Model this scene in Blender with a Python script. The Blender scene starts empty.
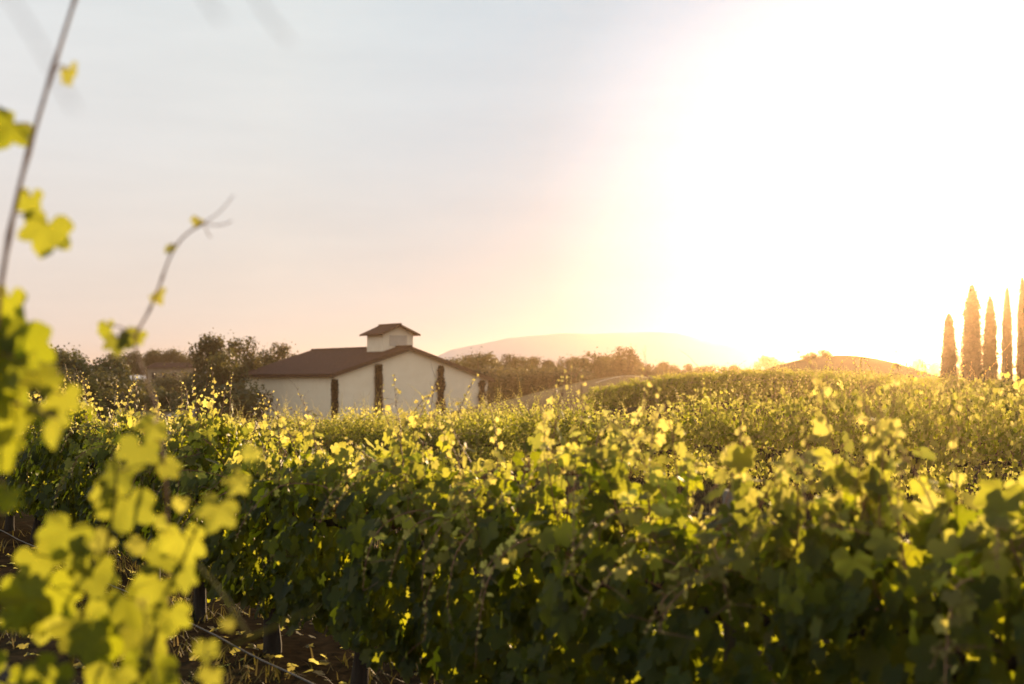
import bpy, math, random
import numpy as np

# ------------------------------------------------------------------ camera, sky, sun, exposure
S = bpy.context.scene
COL = S.collection
FPX = 1422.0            # 50 mm on full frame at 1024 px
HZ = 378.0              # horizon row in the picture
EYE = 1.7
cd = bpy.data.cameras.new('camera')
cam = bpy.data.objects.new('camera', cd); COL.objects.link(cam)
cam.location = (0, 0, EYE); cam.rotation_euler = (math.radians(90), 0, 0)
cd.lens = 50.0; cd.sensor_width = 36.0; cd.shift_y = 36.0 / 1024.0
cd.clip_start = 0.05; cd.clip_end = 30000
cd.dof.use_dof = True; cd.dof.focus_distance = 13.0; cd.dof.aperture_fstop = 2.8
S.camera = cam

SUN_AZ = math.radians(16.4)     # to the right of straight ahead (+Y)
SUN_EL = math.radians(6.6)
sdir = np.array([math.sin(SUN_AZ) * math.cos(SUN_EL), math.cos(SUN_AZ) * math.cos(SUN_EL), math.sin(SUN_EL)])

W = bpy.data.worlds.new('World'); S.world = W; W.use_nodes = True
nt = W.node_tree; N = nt.nodes; Lk = nt.links
bg = N['Background']; bg.inputs['Strength'].default_value = 0.15
sky = N.new('ShaderNodeTexSky'); sky.sky_type = 'NISHITA'; sky.sun_disc = False
sky.sun_elevation = SUN_EL; sky.sun_rotation = SUN_AZ
sky.altitude = 300; sky.air_density = 1.0; sky.dust_density = 0.9; sky.ozone_density = 2.5
# evening air: softer contrast and colour than the raw sky, peach along the horizon, a few thin clouds
gm = N.new('ShaderNodeGamma'); gm.inputs['Gamma'].default_value = 0.10; Lk.new(sky.outputs[0], gm.inputs['Color'])
hs = N.new('ShaderNodeHueSaturation'); hs.inputs['Saturation'].default_value = 0.5; hs.inputs['Value'].default_value = 2.04; Lk.new(gm.outputs[0], hs.inputs['Color'])
tcw = N.new('ShaderNodeTexCoord'); sx = N.new('ShaderNodeSeparateXYZ'); Lk.new(tcw.outputs['Generated'], sx.inputs[0])
rp = N.new('ShaderNodeValToRGB'); Lk.new(sx.outputs['Z'], rp.inputs[0]); e = rp.color_ramp.elements
e[0].position = 0.0; e[0].color = (1.0, .83, .74, 1); e[1].position = .30; e[1].color = (.99, 1.03, 1.03, 1)
q_ = e.new(.07); q_.color = (1.0, .885, .81, 1); q_ = e.new(.16); q_.color = (1.0, .975, .955, 1)
ml = N.new('ShaderNodeMix'); ml.data_type = 'RGBA'; ml.blend_type = 'MULTIPLY'; ml.inputs[0].default_value = 1
Lk.new(hs.outputs[0], ml.inputs[6]); Lk.new(rp.outputs[0], ml.inputs[7])
mpw = N.new('ShaderNodeMapping'); mpw.inputs['Scale'].default_value = (2.2, 2.2, 14); Lk.new(tcw.outputs['Generated'], mpw.inputs[0])
nw = N.new('ShaderNodeTexNoise'); nw.inputs['Scale'].default_value = 2.4; nw.inputs['Detail'].default_value = 7; nw.inputs['Roughness'].default_value = .6; Lk.new(mpw.outputs[0], nw.inputs['Vector'])
rw = N.new('ShaderNodeValToRGB'); Lk.new(nw.outputs['Fac'], rw.inputs[0]); e = rw.color_ramp.elements
e[0].position = .35; e[0].color = (.98, .975, .98, 1); e[1].position = .75; e[1].color = (1.05, 1.04, 1.04, 1)
m2 = N.new('ShaderNodeMix'); m2.data_type = 'RGBA'; m2.blend_type = 'MULTIPLY'; m2.inputs[0].default_value = 1
Lk.new(ml.outputs[2], m2.inputs[6]); Lk.new(rw.outputs[0], m2.inputs[7]); # the air round the low sun is whiter than the raw sky
vd = N.new('ShaderNodeVectorMath'); vd.operation = 'DOT_PRODUCT'; Lk.new(tcw.outputs['Generated'], vd.inputs[0]); vd.inputs[1].default_value = tuple(sdir)
rs = N.new('ShaderNodeValToRGB'); Lk.new(vd.outputs['Value'], rs.inputs[0]); e = rs.color_ramp.elements
e[0].position = .80; e[0].color = (1, 1, 1, 1); e[1].position = 1.0; e[1].color = (1.0, 1.03, 1.2, 1)
q_ = e.new(.90); q_.color = (.93, .965, .97, 1); q_ = e.new(.965); q_.color = (.72, .83, .92, 1); q_ = e.new(.985); q_.color = (.78, .92, 1.08, 1)
m3 = N.new('ShaderNodeMix'); m3.data_type = 'RGBA'; m3.blend_type = 'MULTIPLY'; m3.inputs[0].default_value = 1
Lk.new(m2.outputs[2], m3.inputs[6]); Lk.new(rs.outputs[0], m3.inputs[7]); Lk.new(m3.outputs[2], bg.inputs['Color'])

sl = bpy.data.lights.new('sun', 'SUN'); sl.energy = 5.0; sl.angle = math.radians(0.5); sl.color = (1.0, 0.68, 0.36)
so = bpy.data.objects.new('sun', sl); COL.objects.link(so)
so.rotation_euler = (math.radians(90) - SUN_EL, 0, math.pi - SUN_AZ)
so.location = (20, 80, 40)

S.view_settings.view_transform = 'Standard'; S.view_settings.look = 'None'
S.view_settings.gamma = 1.0; S.view_settings.exposure = 1.2
S.render.engine = 'CYCLES'
cy = S.cycles
cy.use_denoising = True
try: cy.denoiser = 'OPENIMAGEDENOISE'
except Exception: pass
cy.max_bounces = 5; cy.diffuse_bounces = 2; cy.glossy_bounces = 2; cy.transmission_bounces = 4
cy.volume_bounces = 0; cy.transparent_max_bounces = 8
cy.caustics_reflective = False; cy.caustics_refractive = False
cy.sample_clamp_indirect = 6.0

# ------------------------------------------------------------------ helpers
rng = np.random.default_rng(7)
def px(x, d): return (x - 512.0) / FPX * d
def P(x, y, d): return np.array([px(x, d), d, EYE - (y - HZ) / FPX * d])
def nrm(v):
    v = np.asarray(v, float); return v / np.maximum(np.linalg.norm(v, axis=-1, keepdims=True), 1e-9)
def smooth(a, b, x):
    t = np.clip((np.asarray(x, float) - a) / (b - a), 0, 1); return t * t * (3 - 2 * t)

class Geo:
    def __init__(s): s.V = []; s.F = []; s.M = []; s.R = []; s.Y = []; s.n = 0
    def add(s, V, F, mat=0, rnd=0.5, young=0.0):
        V = np.asarray(V, float).reshape(-1, 3); F = np.asarray(F, int)
        s.V.append(V); s.F.append(F + s.n); s.M.append(np.full(len(F), mat, int))
        s.R.append(np.broadcast_to(np.asarray(rnd, float), (len(V),)).copy())
        s.Y.append(np.broadcast_to(np.asarray(young, float), (len(V),)).copy())
        s.n += len(V)
    def mesh(s, name, mats, smooth_=True):
        me = bpy.data.meshes.new(name)
        V = np.concatenate(s.V)
        me.vertices.add(len(V)); me.vertices.foreach_set('co', V.ravel())
        idx = np.concatenate([f.ravel() for f in s.F])
        tot = np.concatenate([np.full(len(f), f.shape[1]) for f in s.F])
        st = np.concatenate([[0], np.cumsum(tot)[:-1]])
        me.loops.add(len(idx)); me.loops.foreach_set('vertex_index', idx.astype(np.int32))
        me.polygons.add(len(tot)); me.polygons.foreach_set('loop_start', st.astype(np.int32))
        try: me.polygons.foreach_set('loop_total', tot.astype(np.int32))
        except Exception: pass
        me.polygons.foreach_set('material_index', np.concatenate(s.M).astype(np.int32))
        me.polygons.foreach_set('use_smooth', np.full(len(tot), smooth_, bool))
        for nm, A in (('rnd', s.R), ('young', s.Y)):
            a = me.attributes.new(nm, 'FLOAT', 'POINT'); a.data.foreach_set('value', np.concatenate(A).astype(np.float32))
        for m in mats: me.materials.append(m)
        me.update(calc_edges=True); me.validate()
        return me
    def obj(s, name, mats, parent=None, smooth_=True):
        o = bpy.data.objects.new(name, s.mesh(name, mats, smooth_)); COL.objects.link(o); o.parent = parent
        return o

def tag(o, label=None, cat=None, group=None, kind=None):
    if label: o['label'] = label
    if cat: o['category'] = cat
    if group: o['group'] = group
    if kind: o['kind'] = kind
    return o
def thing(name, label, cat, loc=(0, 0, 0), rz=0.0, group=None):
    o = bpy.data.objects.new(name, None); COL.objects.link(o)
    o.location = loc; o.rotation_euler = (0, 0, rz); o.empty_display_size = 0.2
    return tag(o, label, cat, group)
KIDS = {}
def kids(o):
    return [c for c in bpy.data.objects if c.parent == o]
def copy_tree(o, parent=None):
    if o.name not in KIDS: KIDS[o.name] = kids(o)
    c = o.copy(); COL.objects.link(c); c.parent = parent
    for k in KIDS[o.name]: copy_tree(k, c)
    return c

def box(g, c, sx, sy, sz, rz=0.0, mat=0, rnd=0.5):
    a = np.array([[x, y, z] for x in (-.5, .5) for y in (-.5, .5) for z in (-.5, .5)]) * (sx, sy, sz)
    ca, sa = math.cos(rz), math.sin(rz)
    a = np.c_[a[:, 0] * ca - a[:, 1] * sa, a[:, 0] * sa + a[:, 1] * ca, a[:, 2]] + np.asarray(c)
    g.add(a, [[0, 1, 3, 2], [4, 6, 7, 5], [0, 4, 5, 1], [2, 3, 7, 6], [0, 2, 6, 4], [1, 5, 7, 3]], mat, rnd)
def tube(g, pts, rad, n=6, mat=0, rnd=0.5, young=0.0, cap=True):
    pts = np.asarray(pts, float); k = len(pts); rad = np.broadcast_to(np.asarray(rad, float), (k,))
    t = nrm(np.gradient(pts, axis=0))
    ref = np.array([0.31, 0.17, 0.93]) if abs(t[:, 2]).mean() < 0.8 else np.array([1.0, 0.2, 0.1])
    u = nrm(np.cross(t, ref)); v = np.cross(t, u)
    a = np.arange(n) / n * 2 * math.pi
    V = pts[:, None] + rad[:, None, None] * (np.cos(a)[None, :, None] * u[:, None] + np.sin(a)[None, :, None] * v[:, None])
    i = np.arange(k - 1)[:, None] * n; j = np.arange(n)[None]
    F = np.stack([i + j, i + (j + 1) % n, i + n + (j + 1) % n, i + n + j], -1).reshape(-1, 4)
    g.add(V.reshape(-1, 3), F, mat, rnd, np.repeat(np.broadcast_to(np.asarray(young, float), (k,)), n))
    if cap:
        for e in (0, k - 1):
            ring = V[e]; c = pts[e]
            g.add(np.vstack([ring, c]), [[q, (q + 1) % n, n] if e else [(q + 1) % n, q, n] for q in range(n)], mat, rnd)
def prism(g, poly, vec, mat=0):
    A = np.asarray(poly, float); n = len(A); V = np.vstack([A, A + np.asarray(vec, float)])
    g.add(V, [[i, (i + 1) % n, n + (i + 1) % n, n + i] for i in range(n)], mat)
    g.add(A, [list(range(n))[::-1]], mat); g.add(A + np.asarray(vec, float), [list(range(n))], mat)

# ------------------------------------------------------------------ materials
def newmat(name):
    m = bpy.data.materials.new(name); m.use_nodes = True
    t = m.node_tree; b = t.nodes['Principled BSDF']; return m, t, b
def ramp(t, stops, src):
    r = t.nodes.new('ShaderNodeValToRGB'); e = r.color_ramp.elements
    while len(e) < len(stops): e.new(0.5)
    for i, (p, c) in enumerate(stops): e[i].position = p; e[i].color = (*c, 1)
    t.links.new(src, r.inputs[0]); return r.outputs[0]
def noise(t, scale, detail=5, coord='Object', stretch=None, rough=0.6):
    tc = t.nodes.new('ShaderNodeTexCoord'); src = tc.outputs[coord]
    if stretch:
        mp = t.nodes.new('ShaderNodeMapping'); mp.inputs['Scale'].default_value = stretch
        t.links.new(src, mp.inputs[0]); src = mp.outputs[0]
    n = t.nodes.new('ShaderNodeTexNoise'); n.inputs['Scale'].default_value = scale
    n.inputs['Detail'].default_value = detail; n.inputs['Roughness'].default_value = rough
    t.links.new(src, n.inputs['Vector']); return n.outputs['Fac']
def bump(t, b, h, strength=0.4, dist=0.02):
    n = t.nodes.new('ShaderNodeBump'); n.inputs['Strength'].default_value = strength; n.inputs['Distance'].default_value = dist
    t.links.new(h, n.inputs['Height']); t.links.new(n.outputs[0], b.inputs['Normal'])
def simple(name, c0, c1, scale, rough=0.85, bs=0.4, bd=0.02, stretch=None, detail=5):
    m, t, b = newmat(name); f = noise(t, scale, detail, stretch=stretch)
    t.links.new(ramp(t, [(0.3, c0), (0.72, c1)], f), b.inputs['Base Color'])
    b.inputs['Roughness'].default_value = rough; b.inputs['Specular IOR Level'].default_value = 0.25
    if bs: bump(t, b, f, bs, bd)
    return m
def leafmat(name, old_d, young_d, old_t, young_t, fac=0.5, rough=0.42, spec=0.4):
    """two-sided leaf: reflects like a waxy leaf, lets sun through; rnd varies per leaf, young runs from old leaf to shoot tip"""
    m, t, b = newmat(name); out = t.nodes['Material Output']
    def at(nm):
        a = t.nodes.new('ShaderNodeAttribute'); a.attribute_name = nm; return a.outputs['Fac']
    r, y = at('rnd'), at('young')
    def mixc(a, c, f):
        q = t.nodes.new('ShaderNodeMix'); q.data_type = 'RGBA'
        for i, v in ((6, a), (7, c)):
            if isinstance(v, tuple): q.inputs[i].default_value = (*v, 1)
            else: t.links.new(v, q.inputs[i])
        t.links.new(f, q.inputs[0]); return q.outputs[2]
    k = lambda c, s: tuple(min(1, v * s) for v in c)
    dcol = mixc(mixc(k(old_d, .65), k(old_d, 1.45), r), mixc(k(young_d, .75), k(young_d, 1.3), r), y)
    tcol = mixc(mixc(k(old_t, .6), (old_t[0] * 1.35, old_t[1] * 1.15, old_t[2]), r), mixc(k(young_t, .75), k(young_t, 1.15), r), y)
    t.links.new(dcol, b.inputs['Base Color']); b.inputs['Roughness'].default_value = rough
    b.inputs['Specular IOR Level'].default_value = spec
    tr = t.nodes.new('ShaderNodeBsdfTranslucent'); t.links.new(tcol, tr.inputs['Color'])
    mx = t.nodes.new('ShaderNodeMixShader'); mx.inputs[0].default_value = fac
    t.links.new(b.outputs[0], mx.inputs[1]); t.links.new(tr.outputs[0], mx.inputs[2]); t.links.new(mx.outputs[0], out.inputs['Surface'])
    return m
M = {}
M['leaf'] = leafmat('vine_leaf', (.022, .036, .010), (.12, .105, .04), (.37, .45, .014), (.92, .78, .22), fac=.55, rough=.55, spec=.16)
M['cane'] = simple('cane', (.16, .07, .04), (.34, .18, .10), 30, .6, .2, .003)
M['greencane'] = leafmat('green_shoot', (.07, .085, .015), (.12, .11, .025), (.2, .2, .02), (.3, .25, .04), .35, .7, .08)
M['bark'] = simple('vine_bark', (.018, .012, .009), (.06, .045, .032), 22, .95, .9, .02, stretch=(1, 1, .18))
M['trunk'] = simple('tree_bark', (.03, .022, .015), (.09, .065, .045), 6, .95, .8, .03, stretch=(1, 1, .2))
M['oak'] = leafmat('tree_leaf', (.045, .055, .02), (.07, .075, .03), (.10, .10, .02), (.2, .18, .05), .35, .6, .2)
M['olive'] = leafmat('olive_leaf', (.045, .055, .02), (.08, .085, .035), (.13, .12, .04), (.25, .2, .08), .35, .6, .2)
M['cyp'] = leafmat('cypress_leaf', (.03, .04, .018), (.05, .055, .025), (.05, .05, .015), (.1, .09, .03), .2, .7, .15)
M['ivy'] = leafmat('climber_leaf', (.012, .014, .008), (.022, .026, .014), (.02, .02, .008), (.06, .05, .02), .2, .6, .2)
M['grassm'] = leafmat('grass_blade', (.03, .035, .010), (.10, .075, .035), (.10, .10, .02), (.25, .19, .08), .4, .6, .2)
M['housewall'] = simple('tan_house_wall', (.24, .18, .12), (.32, .25, .18), 1.3, .92, .2, .01)
M['post'] = simple('grey_post', (.12, .10, .085), (.25, .22, .19), 40, .8, .4, .004, stretch=(1, 1, .1))
M['wire'] = simple('steel_wire', (.16, .15, .14), (.3, .28, .26), 60, .45, 0)
M['wire'].node_tree.nodes['Principled BSDF'].inputs['Metallic'].default_value = .7
M['hose'] = simple('grey_hose', (.09, .08, .07), (.14, .13, .12), 20, .6, 0)
M['stucco'] = simple('cream_stucco', (.82, .69, .50), (.88, .76, .57), 1.3, .92, .25, .01)
M['fascia'] = simple('dark_fascia', (.05, .028, .018), (.09, .05, .032), 4, .8, .1, .01)
M['glass'] = simple('dark_window', (.02, .02, .022), (.04, .04, .045), 3, .15, 0)
M['panel'] = simple('tower_panel', (.50, .42, .33), (.58, .50, .40), 3, .85, .1, .01)
def tilemat():
    m, t, b = newmat('roof_tile')
    f = noise(t, 2.2, 6); f2 = noise(t, 14, 3)
    tc = t.nodes.new('ShaderNodeTexCoord'); w = t.nodes.new('ShaderNodeTexWave'); w.bands_direction = 'Y'
    w.inputs['Scale'].default_value = 1.1; w.inputs['Distortion'].default_value = .3; t.links.new(tc.outputs['Object'], w.inputs[0])
    c = ramp(t, [(.3, (.038, .016, .010)), (.7, (.09, .038, .024))], f)
    c2 = ramp(t, [(.35, (.55, .5, .48)), (.7, (1.2, 1.1, 1.05))], f2)
    mx = t.nodes.new('ShaderNodeMix'); mx.data_type = 'RGBA'; mx.blend_type = 'MULTIPLY'; mx.inputs[0].default_value = 1
    t.links.new(c, mx.inputs[6]); t.links.new(c2, mx.inputs[7]); t.links.new(mx.outputs[2], b.inputs['Base Color'])
    b.inputs['Roughness'].default_value = .9; b.inputs['Specular IOR Level'].default_value = .2; bump(t, b, w.outputs['Fac'], .8, .08); return m
M['tile'] = tilemat()
def groundmat():
    m, t, b = newmat('vineyard_ground')
    tc = t.nodes.new('ShaderNodeTexCoord')
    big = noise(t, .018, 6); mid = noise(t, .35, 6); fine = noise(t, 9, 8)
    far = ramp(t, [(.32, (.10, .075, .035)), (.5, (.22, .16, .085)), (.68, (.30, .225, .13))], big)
    near = ramp(t, [(.3, (.014, .010, .007)), (.52, (.036, .026, .016)), (.72, (.018, .019, .008))], mid)  # dark soil, with the shade of the rows put into its colour
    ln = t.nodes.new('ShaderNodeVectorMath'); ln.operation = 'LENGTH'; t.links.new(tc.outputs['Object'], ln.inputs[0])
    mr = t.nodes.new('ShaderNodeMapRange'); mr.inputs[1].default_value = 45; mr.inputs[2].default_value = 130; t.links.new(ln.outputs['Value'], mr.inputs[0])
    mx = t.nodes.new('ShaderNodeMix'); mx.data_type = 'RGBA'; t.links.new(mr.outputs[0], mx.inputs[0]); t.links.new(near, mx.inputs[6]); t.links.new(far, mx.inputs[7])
    sp = ramp(t, [(.3, (.5, .5, .5)), (.7, (1.3, 1.3, 1.3))], fine)
    m2 = t.nodes.new('ShaderNodeMix'); m2.data_type = 'RGBA'; m2.blend_type = 'MULTIPLY'; m2.inputs[0].default_value = 1
    t.links.new(mx.outputs[2], m2.inputs[6]); t.links.new(sp, m2.inputs[7]); t.links.new(m2.outputs[2], b.inputs['Base Color'])
    b.inputs['Roughness'].default_value = .95; b.inputs['Specular IOR Level'].default_value = 0; bump(t, b, fine, .5, .03); return m
M['ground'] = groundmat()
M['hill'] = simple('hazed_mountain', (.48, .49, .50), (.56, .56, .56), .004, .95, 0)  # pale grey: aerial haze painted into the far slopes' colour
M['road'] = simple('pale_dirt', (.34, .28, .21), (.45, .38, .30), .8, .95, .2, .02)
M['water'] = simple('pond_water', (.10, .11, .12), (.13, .14, .15), 1.0, .08, .05, .01)
M['water'].node_tree.nodes['Principled BSDF'].inputs['Specular IOR Level'].default_value = .6

# ------------------------------------------------------------------ terrain
MOUNDS = [(9.5, 52, 7.5, 14, 1.25), (18.6, 80, 5.6, 7.0, 3.45), (12.1, 140, 7.0, 12, 2.7), (-46, 300, 60, 70, 2.4), (120, 420, 70, 80, 4.0)]
def gz(x, y):
    x = np.asarray(x, float); y = np.asarray(y, float)
    az = x / np.maximum(np.abs(y), 1.0)
    side = 1 - smooth(-.09, .03, az)
    z = -2.6 * smooth(13, 85, y) * side + 1.6 * smooth(190, 320, y) * side
    z = z - (.45 * smooth(20, 36, y) + .4 * smooth(60, 140, y)) * (1 - side)
    for cx, cy_, rx, ry, h in MOUNDS:
        z = z + h * np.exp(-.5 * (((x - cx) / rx) ** 2 + ((y - cy_) / ry) ** 2))
    r = np.hypot(x, y)
    z = z + .05 * np.sin(x * .9 + y * .5) * smooth(3, 10, r) * (1 - smooth(40, 80, r))
    return z
def zat(x, y): return float(gz(x, y))
g = Geo()
fa = np.radians(np.concatenate([np.arange(-34, 34, .35), np.arange(34, 326, 6.0)]))
rr = np.concatenate([[.25], np.geomspace(.8, 130, 80), np.geomspace(135, 5200, 75)])
A, R = np.meshgrid(fa, rr); X = np.sin(A) * R; Y = np.cos(A) * R
V = np.stack([X, Y, gz(X, Y)], -1).reshape(-1, 3); na = len(fa)
i = np.arange(len(rr) - 1)[:, None] * na; j = np.arange(na)[None]
F = np.stack([i + j, i + na + j, i + na + (j + 1) % na, i + (j + 1) % na], -1).reshape(-1, 4)[:, ::-1]
g.add(V, F); g.add(np.vstack([V[:na], [[0, 0, 0]]]), [[q, (q + 1) % na, na] for q in range(na)][::-1])
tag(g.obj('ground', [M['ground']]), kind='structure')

def ridge(name, x0, x1, d, prof, depth, mat):
    """a mountain range: skyline PROF (fraction, picture row) from x0 to x1 at distance d, with slopes in front and behind"""
    n = 160; xs = np.linspace(px(x0, d), px(x1, d), n); f = np.linspace(0, 1, n)
    top = EYE + (HZ - np.interp(f, *zip(*prof))) / FPX * d
    r2 = np.random.default_rng(3); nz = np.convolve(r2.normal(0, 1, n + 8), np.ones(9) / 9, 'valid'); top = top + nz * d * .0005
    ks = np.linspace(-1, 1, 15); g = Geo(); V = []
    for k in ks:
        h = (1 - abs(k)) ** .9
        wob = np.convolve(r2.normal(0, 1, n + 8), np.ones(9) / 9, 'valid') * depth * .06
        V.append(np.c_[xs, d + k * depth + wob * (1 - abs(k)), -3 + (top + 3) * h])
    V = np.concatenate(V); i = np.arange(len(ks) - 1)[:, None] * n; j = np.arange(n - 1)[None]
    g.add(V, np.stack([i + j, i + j + 1, i + n + j + 1, i + n + j], -1).reshape(-1, 4)); tag(g.obj(name, [mat]), kind='structure')
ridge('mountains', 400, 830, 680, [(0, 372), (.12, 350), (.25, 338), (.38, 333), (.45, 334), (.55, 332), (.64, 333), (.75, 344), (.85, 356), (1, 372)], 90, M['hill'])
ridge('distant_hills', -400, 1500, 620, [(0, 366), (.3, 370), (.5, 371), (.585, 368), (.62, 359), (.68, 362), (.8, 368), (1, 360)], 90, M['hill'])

def strip(name, pts, w, mat, lift=.03, kind='structure'):
    pts = np.asarray(pts, float); q = np.linspace(0, 1, 40); s = np.linspace(0, 1, len(pts))
    c = np.c_[np.interp(q, s, pts[:, 0]), np.interp(q, s, pts[:, 1])]; t = nrm(np.gradient(c, axis=0)); nn = np.c_[-t[:, 1], t[:, 0]]
    L = c + nn * w / 2; Rr = c - nn * w / 2; g = Geo()
    V = np.vstack([np.c_[L, gz(L[:, 0], L[:, 1]) + lift], np.c_[Rr, gz(Rr[:, 0], Rr[:, 1]) + lift]]); k = np.arange(39)
    g.add(V, np.stack([k, k + 1, 40 + k + 1, 40 + k], -1)[:, ::-1]); return tag(g.obj(name, [mat]), kind=kind)

# ------------------------------------------------------------------ winery building
BA = math.radians(34); P0 = np.array([-17.2, 138.0])
fv = np.array([math.cos(BA), math.sin(BA), 0]); sv = np.array([-math.sin(BA), math.cos(BA), 0]); zv = np.array([0, 0, 1.])
BG = -2.7
def gable(root, o, w, l, apex, ze0, ze1, zt, zb, over, thick, wall_m, rake=.45):
    """walls with a gable front and a two-slope roof; o = front left corner (2D)"""
    o3 = np.array([o[0], o[1], 0.])
    s0 = (zt - ze0) / apex; s1 = (zt - ze1) / (w - apex)
    g = Geo(); prism(g, [o3 + zv * zb, o3 + fv * w + zv * zb, o3 + fv * w + zv * ze1, o3 + fv * apex + zv * zt, o3 + zv * ze0], sv * l)
    wall = g.obj('wall', [wall_m], root, False)
    g = Geo(); lift = .01
    A_ = o3 - sv * rake
    pts = [A_ + fv * (-over) + zv * (ze0 - s0 * over + lift), A_ + fv * apex + zv * (zt + lift), A_ + fv * (w + over) + zv * (ze1 - s1 * over + lift)]
    up = zv * thick
    prism(g, [pts[0], pts[1], pts[1] + up, pts[0] + up], sv * (l + 2 * rake))
    prism(g, [pts[1], pts[2], pts[2] + up, pts[1] + up], sv * (l + 2 * rake))
    roof = g.obj('roof', [M['tile']], root, False)
    g = Geo(); tube(g, [pts[1] + up + sv * q for q in np.linspace(.02, l + 2 * rake - .02, 12)], .13, 8); g.obj('ridge_cap', [M['tile']], roof)
    for q in (0, 1):
        for yy in (-.035, l + 2 * rake + .003):
            g = Geo(); prism(g, [pts[q] + sv * yy - up * .25, pts[q + 1] + sv * yy - up * .25, pts[q + 1] + sv * yy + up * .8, pts[q] + sv * yy + up * .8], sv * .032)
            g.obj('rake_board', [M['fascia']], roof, False)
    return wall, roof, o3
root = thing('winery_building', 'cream stucco building with brown tiled gable roof and small square tower', 'building')
wall, roof, o3 = gable(root, P0, 17.7, 21.6, 8.3, 1.95, 1.5, 4.55, BG, .55, .32, M['stucco'])
# roof tower
tw = np.array([o3[0], o3[1]]) + fv[:2] * 6.75 + sv[:2] * 2.6
twr = thing('tmp', None, None); twr.name = 'roof_tower'; twr.parent = root
gable_parts = gable(twr, tw, 3.5, 3.4, 1.75, 6.25, 6.25, 7.0, 3.3, .55, .16, M['stucco'], .6)
g = Geo(); box(g, gable_parts[2] + fv * 1.75 - sv * .02 + zv * 5.5, 2.0, .05, 1.1, BA); g.obj('panel', [M['panel']], twr, False)

def leafcloud(g, C, Nn, size, r, mat=0, young=0.0, quad=True, flat=.5):
    """small leaf clumps (bent quads) at points C with rough normals Nn"""
    n = len(C); nn = nrm(Nn + r.normal(0, flat, (n, 3))); a = nrm(np.cross(nn, r.normal(0, 1, (n, 3)))); b = np.cross(nn, a)
    s = size * r.uniform(.55, 1.35, n)[:, None]
    V = np.stack([C - a * s, C + b * s * .55 - nn * s * .15, C + a * s, C - b * s * .55 + nn * s * .12], 1).reshape(-1, 3)
    F = np.arange(n * 4).reshape(n, 4); rd = np.repeat(r.random(n), 4)
    yy = np.repeat(np.broadcast_to(np.asarray(young, float), (n,)), 4); g.add(V, F, mat, rd, yy)

def climber(t, w, top, label, seed, name='wall_climber', out=.18, rough=.03):
    r = np.random.default_rng(seed); base = o3 + fv * t - sv * .05
    h = top - BG; n = int(2600 * h / 5 * w / .8)
    u = r.uniform(-.5, .5, n); z = r.uniform(0, 1, n); dpt = r.uniform(0, 1, n) ** .5
    ww = w * (1 + rough * 4 * np.sin(z * 17 + seed) * r.uniform(.3, 1, n)) * (1 - .55 * smooth(.9, 1.0, z) * (rough > .05))
    C = fv * (u * ww)[:, None] - sv * (out * dpt + .02)[:, None] + zv * (z * h)[:, None]
    root = thing(name, label, 'climbing plant', (*base[:2], BG))
    g = Geo(); leafcloud(g, C, np.tile(-sv, (n, 1)), .09, r, flat=.7)
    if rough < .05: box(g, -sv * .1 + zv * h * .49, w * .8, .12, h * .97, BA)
    g.obj('foliage', [M['ivy']], root)
    g = Geo(); tube(g, [[0, 0, -.1], [.03, 0, h * .4], [0, .02, h * .8]], [.05, .035, .02], 6); g.obj('stem', [M['trunk']], root)
climber(-.1, .75, 1.55, 'dark clipped climber covering the front corner of the cream building', 1)
climber(4.75, .8, 3.05, 'dark straight-edged climber on the cream gable wall below the tower', 2)
climber(11.9, .85, 2.95, 'dark ragged climber on the cream gable wall right of its peak', 3, rough=.12)
climber(16.9, .75, 1.45, 'short dark shaggy climber at the right end of the cream gable wall', 4, rough=.14)

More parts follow.
